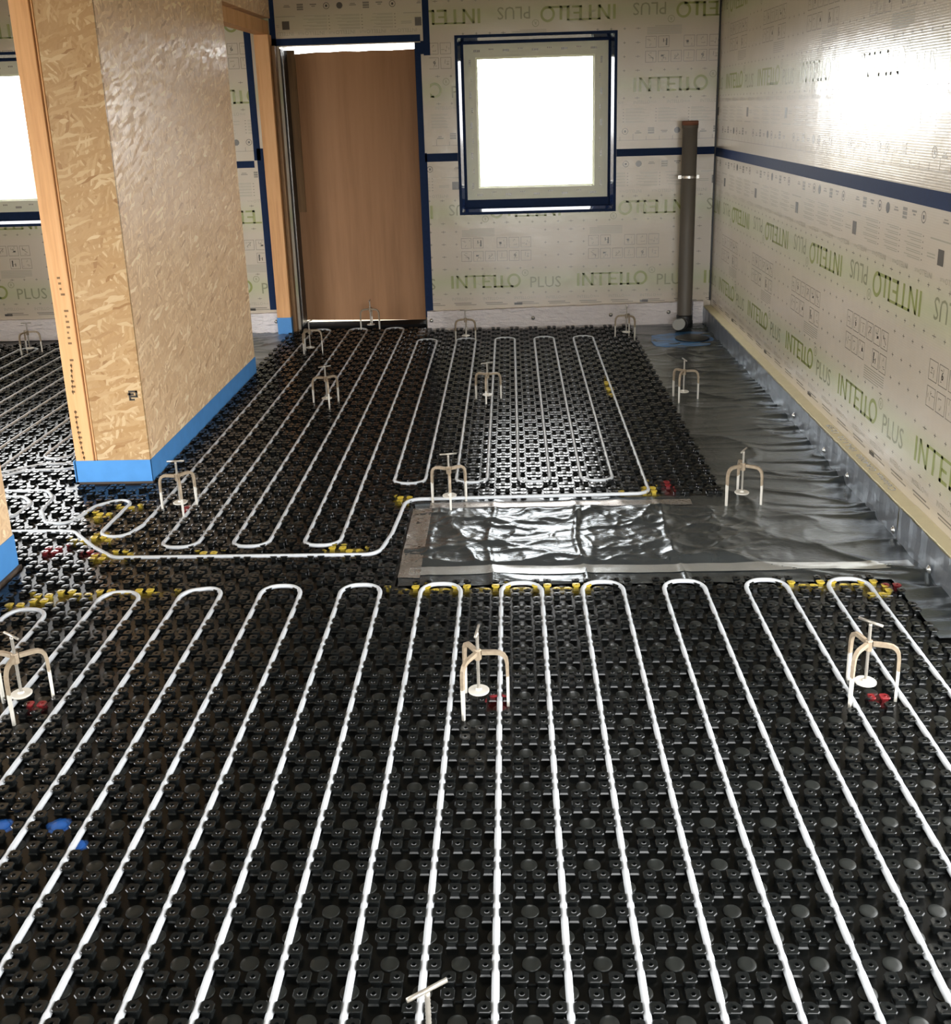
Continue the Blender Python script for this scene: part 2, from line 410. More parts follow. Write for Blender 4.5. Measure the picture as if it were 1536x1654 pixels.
# the wide brand word: joined strokes, 0.56 x 0.105
def intello():
    S = .56/900
    R = lambda a, b, c, d: rect((a-330)*S, (820-d)/195*.105, (b-330)*S, (820-c)/195*.105)
    X = lambda a: (a-330)*S
    Z = lambda y: (820-y)/195*.105
    P = [R(330, 362, 630, 820), R(395, 425, 630, 820), R(512, 544, 630, 820), [(X(395), Z(630)), (X(512), Z(820)), (X(544), Z(820)), (X(427), Z(630))],
         R(512, 915, 628, 650), R(620, 652, 630, 820), R(735, 767, 630, 820), R(735, 855, 793, 820), R(760, 838, 712, 735),
         R(885, 917, 628, 820), R(885, 1140, 793, 820), R(972, 1004, 640, 820)]
    return P+ring(X(1148), Z(718), 88*S, .0565, .0175, 24)
INT = intello()
def intello_word(): return INT
def reg_mark(): return ring(.60, .115, .026, .026, .004, 16)+xf(text_polys('R', .024), .591, .103)
PLUSW = .255
def plus_word():
    tp = text_polys('PLUS', .092); mx = max(q[0] for p in tp for q in p)
    return [[(.632+x*PLUSW/mx, z) for x, z in p] for p in tp]
def icons(flip):
    """2 rows x 6 outlined pictograms with a short text block; the square code is left out"""
    grey = []; dark = []; pale = []
    r2 = random.Random(5)
    for row in range(2):
        for c in range(6):
            x, z = c*.0955, row*.105
            if row == 0 and c == 3: continue
            for q in (rect(x, z, x+.082, z+.003), rect(x, z+.079, x+.082, z+.082), rect(x, z, x+.003, z+.082), rect(x+.079, z, x+.082, z+.082)): grey.append(q)
            for k in range(5):
                a = r2.uniform(.012, .05); b = r2.uniform(.012, .06); wl = r2.uniform(.008, .028)
                grey.append(rect(x+a, z+b, x+a+wl, z+b+.003) if k % 2 else rect(x+a, z+b, x+a+.003, z+b+min(wl, .018)))
            if row == 0 and c == 4: dark.append(rect(x+.015, z+.018, x+.024, z+.068)); dark.append(rect(x+.04, z+.02, x+.046, z+.045))
            if row == 0 and c == 2: dark.append(rect(x+.045, z+.035, x+.062, z+.052))
            if row == 1 and c == 4: dark.append(rect(x+.04, z+.03, x+.06, z+.042))
            if row == 1 and c == 1: dark += xf(text_polys('6', .034), x+.022, z+.026)
            if row == 1 and c == 3: grey.append([(x+.02, z+.03), (x+.024, z+.028), (x+.06, z+.062), (x+.056, z+.064)])
            if row == 1 and c == 5: grey.append([(x+.02, z+.06), (x+.018, z+.056), (x+.06, z+.022), (x+.062, z+.026)])
    for k in range(6): pale.append(rect(.29, -.018-k*.011, .29+(.26 if k != 5 else .2), -.013-k*.011))
    if flip:
        f = lambda P: [[(.56-x, .187-z) for x, z in p] for p in P]
        grey, dark, pale = f(grey), f(dark), f(pale)
    return grey, dark, pale
def fine_unit(r2):
    """one repeat of the small-print band (reads upward from 0): ruler, logos, three text columns, dark square"""
    grey = []; dark = []; pale = []
    x = .03
    for k in range(9):
        t = k % 5; xx = .04+k*.1
        if t == 0: dark += ring(xx, .125, .024, .024, .004, 14)+[rect(xx-.008, .117, xx+.008, .133)]
        elif t == 1: grey.append(rect(xx-.025, .108, xx+.025, .116)); grey.append(rect(xx-.015, .122, xx+.012, .128))
        elif t == 2: grey += [rect(xx-.024, .105, xx+.024, .118), rect(xx-.024, .122, xx+.024, .136), rect(xx-.024, .14, xx+.024, .15)]
        elif t == 3: grey += [rect(xx-.026, .122, xx+.026, .128), rect(xx-.018, .112, xx+.02, .117)]
        else: dark += [[(xx+.024*math.cos(2*PI*j/10), .125+.024*math.sin(2*PI*j/10)) for j in range(10)]]
    for c in range(3):
        x0 = .02+c*.25
        for k in range(5):
            z = .19+k*.023; wl = .21*r2.uniform(.75, 1)
            grey.append(rect(x0, z+.004, x0+.01, z+.009)); xx = x0+.022
            pale.append(rect(xx, z, xx+wl-.02, z+.0035)); pale.append(rect(xx, z+.008, xx+(wl-.02)*r2.uniform(.5, 1), z+.0115))
    dark.append([(.83, .225), (.885, .225), (.885, .285), (.83, .285)][:4]); pale.append(rect(.78, .19, .97, .196)); pale.append(rect(.91, .25, .99, .255)); pale.append(rect(.91, .262, .99, .267))
    return grey, dark, pale
def print_sheet(wall, wmap, smin, smax, z0, z1, lo, holes, lower, flipicon, icon_off, up_off, idx):
    """prints one membrane sheet between smin..smax, z0..z1 on a wall; lo = start of the upright words"""
    PER = 1.016; R = (smin, smax, z0, z1)
    def fin(polys):
        out = []
        for p in polys:
            q = inside(p, R)
            if q: out.append(q)
        for h in holes: out = outside(out, h)
        return out
    def put(name, polys, mat, **kw):
        polys = fin(polys)
        if not polys: return
        mb = MB()
        for p in polys: mb.add([wmap(x, z) for x, z in p], [tuple(range(len(p)))])
        mb.build(name, mat, wall, **kw)
    r2 = random.Random(idx)
    k0 = int(math.floor((smin-lo)/PER))-1; k1 = int(math.ceil((smax-lo)/PER))+1
    zi = .33 if lower else 1.81
    zu = .995 if lower else 2.44
    zic = (.575 if not flipicon else .545) if lower else (2.065 if not flipicon else 2.02)
    grey, dark, pale, plus = [], [], [], []
    for k in range(k0, k1+1):
        s = lo+k*PER
        put('brand_lettering', xf(intello_word(), s, zi), 'ink_green'); put('product_lettering', xf(plus_word(), s, zi-.004), 'ink_plus')
        plus += xf(reg_mark(), s, zi)
        u = s+up_off
        put('brand_lettering', xf(intello_word(), u, zu, True), 'ink_green'); put('product_lettering', xf(plus_word(), u, zu+.004, True), 'ink_plus')
        plus += xf(reg_mark(), u, zu, True)
        g, d, p = icons(flipicon)
        grey += xf(g, s+icon_off, zic); dark += xf(d, s+icon_off, zic); pale += xf(p, s+icon_off, zic)
        g, d, p = fine_unit(r2)
        if lower:
            for src, dst in ((g, grey), (d, dark), (p, pale)): dst += xf(src, s+.92, 1.40, True)
        else:
            for src, dst in ((g, grey), (d, dark), (p, pale)): dst += xf(src, s-.1, 1.395)
            grey.append(rect(s, 1.452, s+PER, 1.4545))
            for j in range(10): grey.append(rect(s+j*.1016, 1.452, s+j*.1016+.003, 1.452+(.03 if j % 5 else .05)))
        small = text_polys('INTELLO', .024); small2 = text_polys('PLUS', .014)
        for j in range(4):
            x = s+j*.254
            if lower:
                pale += xf(small, x, .232)+xf(small2, x+.135, .236); pale += xf(small, x, 1.078, True)+xf(small2, x-.135, 1.074, True)
                grey.append(rect(x+.02, .205, x+.16, .211)); grey.append(rect(x+.03, .192, x+.2, .197))
                if j == 2: dark.append(rect(x, .186, x+.065, .204))
            else: pale += xf(small, x, 1.722)+xf(small2, x+.135, 1.726)
    # registration crosses on a 0.1 m grid, left out where words and icons stand
    rows = [.285, .485, .585, .685, .785, .85, 1.03] if lower else [1.765, 1.965, 2.065, 2.165, 2.265, 2.5]
    n0 = int(smin/.1016)-1
    for zr in rows:
        for j in range(n0, int(smax/.1016)+2):
            s = j*.1016+.03; ph = (s-lo-icon_off) % PER
            if zic-.09 < zr < zic+.27 and (ph < .585 or ph > .985) and zr not in (.485, .85, 1.965): continue
            a = .010 if j % 5 else .018
            grey.append(rect(s-a, zr-.0018, s+a, zr+.0018)); grey.append(rect(s-.0018, zr-.009, s+.0018, zr+.009))
    put('fine_print', grey, 'ink_grey'); put('fine_print', dark, 'ink_dark'); put('fine_print', pale, 'ink_pale'); put('fine_print', plus, 'ink_plus')
far_map = lambda s, z: (s, FY-.0007, z)
right_map = lambda s, z: (RX-.0007, -s, z)
HW = (WIN[0]-.02, WIN[1]+.02, WIN[2]-.02, WIN[3]+.02); HW2 = (WIN2[0]-.02, WIN2[1]+.02, WIN2[2]-.02, WIN2[3]+.02)
print_sheet(wall_far, far_map, -.585, RX, .17, 1.33, -.43, [HW], True, True, .09, .889, 1)
print_sheet(wall_far, far_map, -.54, RX, 1.395, TOP, .001, [HW], False, True, .085, .874, 2)
print_sheet(wall_far, far_map, LX, -1.93, .17, 1.33, -4.65, [HW2], True, False, .24, .889, 3)
print_sheet(wall_far, far_map, LX, -1.9, 1.395, TOP, -4.45, [HW2], False, False, .24, .889, 4)
print_sheet(wall_right, right_map, -FY, .34, .17, 1.33, -1.57, [], True, False, .06, .935, 5)
print_sheet(wall_right, right_map, -FY, .34, 1.395, TOP, -3.635, [], False, False, .08, .6, 6)
# darker sheet over the door head with its band of small print upside down
mb = MB(); holed(mb, -1.70, -.575, 2.27, TOP, [], lambda a, b, c, d: mb.box(a, b, FY-.0012, FY, c, d)); mb.build('membrane_sheet', 'membrane_door', wall_far)
g, d, p = fine_unit(random.Random(3)); hm = lambda s, z: (s, FY-.0019, z)
for polys, mat in ((g, 'ink_grey'), (d, 'ink_dark'), (p, 'ink_pale')):
    mb = MB()
    for u in (-.76, .25):
        for q in xf(polys, u, 2.62, True):
            q = inside(q, (-1.69, -.585, 2.28, TOP))
            if q: mb.add([hm(x, z) for x, z in q], [tuple(range(len(q)))])
    mb.build('fine_print', mat, wall_far)
mb = MB()
for j in range(5):
    for q in xf(text_polys('INTELLO', .028), -.62-j*.235, 2.318, True)+xf(text_polys('PLUS', .016), -.62-j*.235-.155, 2.312, True):
        q = inside(q, (-1.69, -.585, 2.28, TOP))
        if q: mb.add([hm(x, z) for x, z in q], [tuple(range(len(q)))])
mb.build('fine_print', 'ink_pale', wall_far)

# ------------------------------------------------------------------ navy sealing tapes
def tape_far(name, label, rects, mat='navy', th=.002):
    mb = MB()
    for a, b, c, d in rects: mb.box(a, b, FY-th, FY-.0001, c, d)
    return mb.build(name, mat, None, label=label, category='tape')
tape_far('sealing_tape', 'horizontal navy tape between the far window and the corner pipe', [(.893, RX-.001, 1.333, 1.39)])
tape_far('sealing_tape', 'short horizontal navy tape between door tape and far window', [(-.60, -.343, 1.332, 1.395)])
tape_far('sealing_tape', 'long vertical navy tape down the right side of the door', [(-.645, -.600, .10, 2.215), (-.60, -.585, .10, 1.40)])
tape_far('sealing_tape', 'navy tape along the top of the door opening', [(-1.74, -.60, 2.222, 2.272), (-.60, -.575, 2.13, 2.225)])
tape_far('sealing_tape', 'short vertical navy tape right above the door corner', [(-.578, -.528, 2.12, TOP)])
tape_far('sealing_tape', 'vertical navy tape above the timber post by the door', [(-1.745, -1.70, 2.21, TOP)])
tape_far('sealing_tape', 'upper vertical navy tape in the gap beside the OSB wall', [(-1.947, -1.895, 1.38, TOP)])
tape_far('sealing_tape', 'lower vertical navy tape in the gap beside the OSB wall', [(-1.925, -1.862, .19, 1.47)])
tape_far('sealing_tape', 'horizontal navy tape between side room window and OSB wall', [(WIN2[1]+.025, -1.95, 1.325, 1.378)], th=.0025)
MB().box(RX-.002, RX-.0001, ADDED_RIGHT[1]+.001, FY-.003, 1.318, 1.383).build('sealing_tape', 'navy', label='long navy tape running along the right wall', category='tape')
# dark gap line in the corner
box('corner_seam', 'black_film', RX-.012, RX+.001, FY-.012, FY+.001, .19, TOP, wall_far)

# ------------------------------------------------------------------ windows
def window(name, W, label, seed):
    x0, x1, z0, z1 = W; fr = .02; yf = FY+.115
    root = empty(name, ((x0+x1)/2, FY, z0)); struct(root, label, 'window')
    inv = Matrix.Translation(-Vector(root.location))
    def b(nm, mb, mat):
        me = mb.mesh(nm); me.transform(inv); return link(nm, me, mat, root)
    mb = MB()   # tape ring on the wall
    for a, b_, c, d in ((x0-.022, x0, z0-.022, z1+.022), (x1, x1+.022, z0-.022, z1+.022), (x0, x1, z0-.022, z0), (x0, x1, z1, z1+.022)): mb.box(a, b_, FY-.002, FY, c, d)
    b('surround_tape', mb, 'navy')
    i0, i1, k0, k1 = x0+fr, x1-fr, z0+fr, z1-fr
    mb = MB(); prof = [(0, -.001), (.020, .032), (.024, .115)]   # taped reveal: chamfered lip, then straight in to the frame
    for (ia, da), (ib, db) in zip(prof, prof[1:]):
        ya, yb = FY+da, FY+db
        A = (x0+ia, x1-ia, z0+ia, z1-ia); B = (x0+ib, x1-ib, z0+ib, z1-ib)
        mb.quad((A[0], ya, A[2]), (A[0], ya, A[3]), (B[0], yb, B[3]), (B[0], yb, B[2])); mb.quad((A[1], ya, A[3]), (A[1], ya, A[2]), (B[1], yb, B[2]), (B[1], yb, B[3]))
        mb.quad((A[1], ya, A[2]), (A[0], ya, A[2]), (B[0], yb, B[2]), (B[1], yb, B[2])); mb.quad((A[0], ya, A[3]), (A[1], ya, A[3]), (B[1], yb, B[3]), (B[0], yb, B[3]))
    b('reveal_tape', mb, 'navy_gloss')
    g0, g1, h0, h1 = x0+.133, x1-.141, z0+.175, z1-.139
    f0, f1, e0, e1 = x0+.040, x1-.036, z0+.085, z1-.041
    def ringbox(o, i, ya, yb):
        m = MB()
        for a, b_, c, d in ((o[0], i[0], o[2], o[3]), (i[1], o[1], o[2], o[3]), (i[0], i[1], o[2], i[2]), (i[0], i[1], i[3], o[3])): m.box(a, b_, ya, yb, c, d)
        return m
    b('inner_tape', ringbox((x0-.02, x1+.02, z0-.02, z1+.02), (f0, f1, e0, e1), yf, yf+.02), 'navy')
    b('window_frame', ringbox((f0, f1, e0, e1), (g0, g1, h0, h1), yf-.004, yf+.06), 'frame_film')
    b('pane', MB().box(g0, g1, yf+.035, yf+.043, h0, h1), 'glass')
    b('glazing_bead', ringbox((g0, g1, h0, h1), (g0+.012, g1-.012, h0+.012, h1-.012), yf+.02, yf+.05), 'frame_film')
    mb = MB(); r3 = random.Random(seed); ym = yf-.0046
    def mark(cx, cz, vert, dark):
        wl, hh = (.05, .016) if dark else (.04, .010)
        for q in range(4 if dark else 3):
            a = -wl/2+q*wl/(4 if dark else 3)
            r_ = (a, a+wl/(5 if dark else 5), -hh/2, hh/2)
            if vert: r_ = (r_[2], r_[3], r_[0], r_[1])
            mb.quad((cx+r_[0], ym, cz+r_[2]), (cx+r_[1], ym, cz+r_[2]), (cx+r_[1], ym, cz+r_[3]), (cx+r_[0], ym, cz+r_[3]))
    for k in range(9):
        x = g0-.02+k*(g1-g0+.04)/8.5
        mark(x+.03, (e0+h0)/2+(.012 if k % 2 else -.008), False, k % 2 == 0); mark(x+.03, (e1+h1)/2+(.01 if k % 2 else 0), False, k % 2 == 0)
        z = h0-.01+k*(h1-h0)/8.5
        mark((f0+g0)/2+.01*(k % 2), z+.03, True, k % 2 == 0); mark((f1+g1)/2-.012*(k % 2), z+.03, True, k % 2 == 0)
    b('printed_marks', mb, 'ink_grey')
    return root
window('window_1', WIN, 'bright square window with navy taped surround in far wall', 1)
window('window_2', WIN2, 'bright window at the left edge behind the OSB wall', 2)

def mullioned(name, label, O, axis, c0, c1, inner):
    # plain frame with mullions for an unseen opening added for its light
    a0, a1, z0, z1 = O; mb = MB(); n = 3
    def put(a, b, c, d): mb.box(a, b, c0, c1, c, d) if axis == 'x' else mb.box(c0, c1, a, b, c, d)
    put(a0, a0+.05, z0, z1); put(a1-.05, a1, z0, z1); put(a0, a1, z1-.05, z1); put(a0, a1, z0-.02, z0+.05)
    for k in range(1, n):
        m_ = a0+(a1-a0)*k/n; put(m_-.025, m_+.025, z0+.05, z1-.05)
    struct(mb.build(name, 'steel_frame'), label, 'window')
mullioned('added_opening_right', 'tall grey framed opening added for light in the right wall beside the viewer', ADDED_RIGHT, 'y', RX+.12, RX+.17, 1)
mullioned('added_opening_rear', 'tall grey framed opening added for light in the rear wall', ADDED_REAR, 'x', BY-.17, BY-.12, 1)
mullioned('added_opening_left', 'wide grey framed opening added for light in the side room outer wall', ADDED_LEFT, 'y', LX-.17, LX-.12, 1)

# ------------------------------------------------------------------ door opening boarded with plywood
dr = empty('door_1', (-1.16, 5.2, 0)); struct(dr, 'brown plywood sheet boarding up the door opening', 'door')
def dbox(nm, mat, *b, bevel=0):
    mb = MB().box(*b); me = mb.mesh(nm); me.transform(Matrix.Translation(-Vector(dr.location))); o = link(nm, me, mat, dr); return o
# board with an uneven top edge
top = [(-1.676, 2.172), (-1.60, 2.172), (-1.45, 2.181), (-1.33, 2.180), (-1.24, 2.184), (-1.1, 2.178), (-1.0, 2.183), (-.85, 2.179), (-.66, 2.184)]
mb = MB(); n = len(top)
vs = [(x, 5.20, z) for x, z in top]+[(-.66, 5.20, .030), (-1.676, 5.20, .050)]; vb = [(x, 5.215, z) for x, _, z in vs]; N = len(vs)
mb.add(vs+vb, [tuple(reversed(range(N))), tuple(range(N, 2*N))]+[(i, (i+1) % N, N+(i+1) % N, N+i) for i in range(N)])
me = mb.mesh('plywood_board'); me.transform(Matrix.Translation(-Vector(dr.location))); link('plywood_board', me, 'ply', dr)
dbox('head_board', 'timber_dark', -1.67, -.66, 5.05, 5.24, 2.2155, 2.235)
dbox('threshold', 'threshold', -1.68, -.64, 4.99, 5.19, -.02, .035)
dbox('side_batten', 'timber_dark', -1.671, -1.612, 5.17, 5.199, .95, 2.2)
dbox('metal_profile', 'zinc', -1.679, -1.668, 5.00, 5.012, .04, 2.2)
dbox('black_strip', 'black_film', -1.68, -1.672, 4.952, 5.19, 0, 2.2)
dbox('black_strip', 'black_film', -.648, -.6405, 4.952, 5.19, 0, 2.2)
box('black_upstand', 'black_film', -.70, -.60, 4.62, 4.90, -.005, .02, None, label='black film scrap beside the foam board at the door', category='film')

# ------------------------------------------------------------------ timber post, lintel
def taped_post(name, x0, x1, y0, y1, z1, label):
    r = empty(name, ((x0+x1)/2, (y0+y1)/2, 0), label=label, category='post')
    inv = Matrix.Translation(-Vector(r.location))
    me = MB().box(x0, x1, y0, y1, 0, z1).mesh('post'); me.transform(inv); o = link('post', me, 'timber', r)
    bv = o.modifiers.new('bevel', 'BEVEL'); bv.width = .003; bv.segments = 2
    me = MB().box(x0-.002, x1+.002, y0-.002, y1+.002, .0, .145).mesh('base_tape'); me.transform(inv); link('base_tape', me, 'blue', r)
    return r
taped_post('timber_post', -1.845, -1.735, 4.83, 4.945, 2.30, 'orange timber post with blue taped foot beside the boarded door')
box('timber_lintel', 'timber', -1.845, -1.75, 3.575, 4.945, 2.302, 2.40, bevel=.003, label='timber lintel spanning from the OSB wall to the door post', category='beam')
box('timber_post', 'timber_dark', -1.729, -1.70, 4.87, 4.945, .0, 2.22, bevel=.002, label='thin dark batten fixed between timber post and door', category='post')
# wall above the side-room openings
struct(box('wall_partition', 'osb_side_lit', -2.08, -1.735, .36, FY-.001, 2.42, TOP), 'board partition above the openings to the side room', 'wall')

# ------------------------------------------------------------------ OSB wall end (pier)
pr = empty('wall_pier', (-1.92, 1.34, 0)); struct(pr, 'OSB clad wall end with timber stud and blue tape at foot', 'wall')
def pbox(nm, mat, *b, bevel=0, parent=None):
    me = MB().box(*b).mesh(nm); me.transform(Matrix.Translation(-Vector(pr.location))); o = link(nm, me, mat, parent or pr)
    if bevel: bv = o.modifiers.new('bevel', 'BEVEL'); bv.width = bevel; bv.segments = 2
    return o
pbox('stud', 'timber', -2.10, -2.012, 1.336, 1.40, .015, 2.419, bevel=.002)
pbox('stud', 'timber', -2.006, -1.998, 1.342, 1.40, .015, 2.419, bevel=.002)
pbox('osb_panel', 'osb_front_dimmed', -1.992, -1.7305, 1.336, 1.352, .015, 2.419)
pbox('osb_panel', 'osb_side_lit', -1.745, -1.73, 1.353, 3.54, .015, 2.419)
pbox('core', 'timber', -2.09, -1.746, 1.40, 3.53, .015, 2.419)
pbox('osb_panel', 'osb_side_lit', -2.11, -2.091, 1.401, 3.54, .015, 2.419)
mb = MB(); t = .003; h = .123
mb.box(-2.102, -1.727, 1.336-t, 1.3365, .012, h); mb.box(-1.7295, -1.727, 1.336-t, 3.545, .012, h); mb.box(-2.114, -2.11, 1.336-t, 3.545, .012, h)
me = mb.mesh('base_tape'); me.transform(Matrix.Translation(-Vector(pr.location))); link('base_tape', me, 'blue', pr)
pbox('sole_plate', 'mud', -2.10, -1.73, 1.338, 3.54, -.018, .014)
# printed stamps on the stud and the OSB
mb = MB(); r4 = random.Random(9)
for k in range(34):
    z = 1.02-k*.026-(.03 if k > 12 else 0)-(.05 if k > 20 else 0); wd = r4.uniform(.008, .022)
    if k in (4, 5, 13, 21): continue
    x = -2.062+.012*math.sin(k*.2)
    mb.box(x, x+wd, 1.3352, 1.336, z, z+.010)
    if k > 14: mb.box(x+.004, x+.008, 1.3352, 1.336, z-.008, z+.014)
for k in range(2): mb.lathe([(.001, 0), (.001, 0)], 4)
me = mb.mesh('stamp_marks'); me.transform(Matrix.Translation(-Vector(pr.location))); link('stamp_marks', me, 'timber_dark', pr)
mb = MB()
for a in ((-1.795, -1.785, .425, .475), (-1.785, -1.752, .465, .475), (-1.762, -1.752, .445, .475), (-1.785, -1.752, .440, .450), (-1.79, -1.768, .425, .434), (-1.80, -1.77, .452, .462)): mb.box(a[0], a[1], 1.3352, 1.336, a[2], a[3])
me = mb.mesh('black_stamp'); me.transform(Matrix.Translation(-Vector(pr.location))); link('black_stamp', me, 'ink_dark', pr)
# nearer wall end at the left edge
nr = empty('wall_near_left', (-2.03, .35, 0)); struct(nr, 'OSB wall end with blue tape at the left edge of view', 'wall')
def nbox(nm, mat, *b):
    me = MB().box(*b).mesh(nm); me.transform(Matrix.Translation(-Vector(nr.location))); return link(nm, me, mat, nr)
nbox('osb_panel', 'osb_side_lit', -2.10, -1.96, -.25, .35, .015, TOP)
nbox('base_tape', 'blue', -2.104, -1.956, -.25, .354, .012, .145)
nbox('sole_plate', 'mud', -2.10, -1.945, -.25, .356, -.018, .014)

# ------------------------------------------------------------------ foam upstands
def screw_mesh():
    mb = MB(); mb.lathe([(.0165, 0), (.0165, .003), (.012, .006), (.0085, .006), (.0085, .010), (.004, .012)], 14); me = mb.mesh('screw', True); return me
SCREW = screw_mesh(); SCREW.materials.append(M['zinc'])
def screw(parent, loc, rot):
    o = link('screw', SCREW, None, parent); o.location = Vector(loc)-Vector(parent.location); o.rotation_euler = rot; return o
def foam(name, x0, x1, label, screws, zt0, zt1, zb=-.015):
    r = empty(name, ((x0+x1)/2, 4.93, 0), label=label, category='insulation')
    r2 = random.Random(int(x1*100)); xs = np.linspace(x0, x1, max(8, int((x1-x0)/.04)))
    mb = MB(); pts = []
    for i, x in enumerate(xs):
        k = i/(len(xs)-1); pts.append((x, zt0+(zt1-zt0)*k+r2.uniform(-.003, .003), 4.905+r2.uniform(-.0015, .0015)))
    for (xa, za, ya), (xb_, zb_, yb) in zip(pts, pts[1:]):
        mb.quad((xa, ya, zb), (xb_, yb, zb), (xb_, yb, zb_), (xa, ya, za)); mb.quad((xa, ya, za), (xb_, yb, zb_), (xb_, 4.949, zb_), (xa, 4.949, za))
    mb.quad((x0, 4.949, zb), (x0, 4.905, zb), (x0, 4.905, pts[0][1]), (x0, 4.949, pts[0][1])); mb.quad((x1, 4.905, zb), (x1, 4.949, zb), (x1, 4.949, pts[-1][1]), (x1, 4.905, pts[-1][1]))
    me = mb.mesh('board'); me.transform(Matrix.Translation(-Vector(r.location))); link('board', me, 'eps', r)
    for x, z in screws: screw(r, (x, 4.9035, z), (PI/2, 0, 0))
    return r
foam('foam_upstand', -.632, 1.51, 'white foam edge board with screws below the far window', [(-.60, .08), (.228, .083), (.856, .095), (1.321, .107)], .152, .187)
foam('foam_upstand', -2.15, -1.852, 'short white foam edge board between OSB wall and post', [(-1.872, .10)], .165, .168)
foam('foam_upstand', LX, -2.2, 'white foam edge board along the side room far wall', [(-3.59, .10), (-4.3, .10)], .158, .162)
box('foam_offcut', 'eps', 1.515, 1.598, 4.90, 4.948, -.015, .19, label='narrow foam offcut between grey pipe and right corner', category='insulation')
# right upstand boards
def pir(y0, y1, label, text, screws, zt=.152):
    r = empty('insulation_upstand', (1.63, y0, 0), label=label, category='insulation'); inv = Matrix.Translation(-Vector(r.location))
    r2 = random.Random(int(y1*10)+4); ys = np.linspace(y0, y1, max(10, int((y1-y0)/.035))); mb = MB(); x = [1.604+r2.uniform(-.002, .002) for _ in ys]
    for i in range(len(ys)-1):
        mb.quad((x[i], ys[i], zt), (x[i], ys[i], -.015), (x[i+1], ys[i+1], -.015), (x[i+1], ys[i+1], zt))
        mb.quad((1.6595, ys[i], zt+.004), (x[i], ys[i], zt), (x[i+1], ys[i+1], zt), (1.6595, ys[i+1], zt+.004))
    mb.quad((1.6595, y0, -.015), (x[0], y0, -.015), (x[0], y0, zt), (1.6595, y0, zt+.004))
    me = mb.mesh('board'); me.transform(inv); link('board', me, 'pir', r)
    mb = MB(); xs_ = [1.5955+.002*math.sin(i*1.7)+r2.uniform(-.001, .001) for i in range(len(ys))]
    for i in range(len(ys)-1):
        zz = (-.006, .04, .09, zt-.004)
        off = [[xs_[q]+(.003*math.sin(q*.9+z*60) if 0 < j < 3 else 0) for j, z in enumerate(zz)] for q in (i, i+1)]
        for j in range(3): mb.quad((off[0][j+1], ys[i], zz[j+1]), (off[0][j], ys[i], zz[j]), (off[1][j], ys[i+1], zz[j]), (off[1][j+1], ys[i+1], zz[j+1]))
    me = mb.mesh('foil_facing', True); me.transform(inv); link('foil_facing', me, 'foil_face', r)
    if text:
        mb = MB()
        tp = text_polys(text, .028); kx = .94/max(a_[0] for q in tp for a_ in q)
        for q in tp: mb.add([(1.648-z, .66+x_*kx, zt+.0052-(.004*(z/.057))) for x_, z in q], [tuple(range(len(q)))])
        me = mb.mesh('printed_text'); me.transform(inv); link('printed_text', me, 'ink_dark', r, kind='stuff')
    for y, z in screws: screw(r, (1.5925, y, z), (0, -PI/2, 0))
    return r
pir(.492, 4.90, 'long foil faced insulation strip with printed top edge on right wall', 'Celotex GA4000  10-L1,22  12:59', [(2.069, .068), (1.492, .059), (1.121, .057), (.497+.02, .042)])
pir(ADDED_RIGHT[1]+.01, .485, 'nearer foil faced insulation strip at the right edge of view', None, [(.14, .041)], .156)

# ------------------------------------------------------------------ floor membrane (grey film with folds)
def vnoise(x, y, seed):
    g = np.random.default_rng(seed).random((64, 64)); xi = np.floor(x).astype(int); yi = np.floor(y).astype(int); fx = x-xi; fy = y-yi
    fx = fx*fx*(3-2*fx); fy = fy*fy*(3-2*fy); G = lambda a, b: g[a % 64, b % 64]
    return (G(xi, yi)*(1-fx)+G(xi+1, yi)*fx)*(1-fy)+(G(xi, yi+1)*(1-fx)+G(xi+1, yi+1)*fx)*fy
def ridged(x, y, s): return 1-np.abs(2*vnoise(x, y, s)-1)
def film_z(X, Y):
    z = np.zeros_like(X)+.002
    d = np.clip(1.6-X, 0, 3)
    near = np.exp(-d/.22)
    # folds running square to the wall, strongest beside the crease
    z += .017*near*(ridged(Y*13+1.2*vnoise(X*5, Y*3, 1), X*2.2, 2)**3)
    z += .011*np.exp(-d/.5)*(ridged(Y*6+.8*X+1.5*vnoise(X*4, Y*2, 3), X*1.5+9, 4)**4)
    z += .007*(ridged(X*2.1+Y*3.1+vnoise(X*3, Y*3, 5), Y*2.0-X*1.2, 6)**5)
    z += .003*vnoise(X*6, Y*6, 8)
    # shiny crumpled patch in front
    A = np.clip((1.05-Y)/.1, 0, 1)*np.clip((1.15-X)/.25, 0, 1)
    q = np.clip((Y-.28)/.04, 0, 1)*np.clip((.92-Y)/.03, 0, 1)
    z += A*q*(.009*(ridged(X*4.5+Y*2.2+vnoise(X*6, Y*6, 21), Y*5-X*1.5, 22)**3)+.006*(ridged(X*3-Y*5+2*vnoise(X*4, Y*4, 23), X*4+Y*2, 24)**4)+.004*vnoise(X*10, Y*9, 25)+.005*(ridged(X*9-Y*7+1.5*vnoise(X*7, Y*7, 27), Y*11+X*5, 28)**4)+.0025*ridged(X*22+Y*9, Y*19-X*8, 29)**2)
    for fx, am in ((-.045, .007), (.315, .009), (.69, .006), (-.29, .003)):
        z += A*am*np.exp(-np.abs(X-fx-.012*np.sin(Y*9))/.010)
    return z
fm = empty('floor_membrane', (1.3, .6, 0), label='creased dark grey foil film laid over the bare floor on the right', category='film'); inv = Matrix.Translation(-Vector(fm.location))
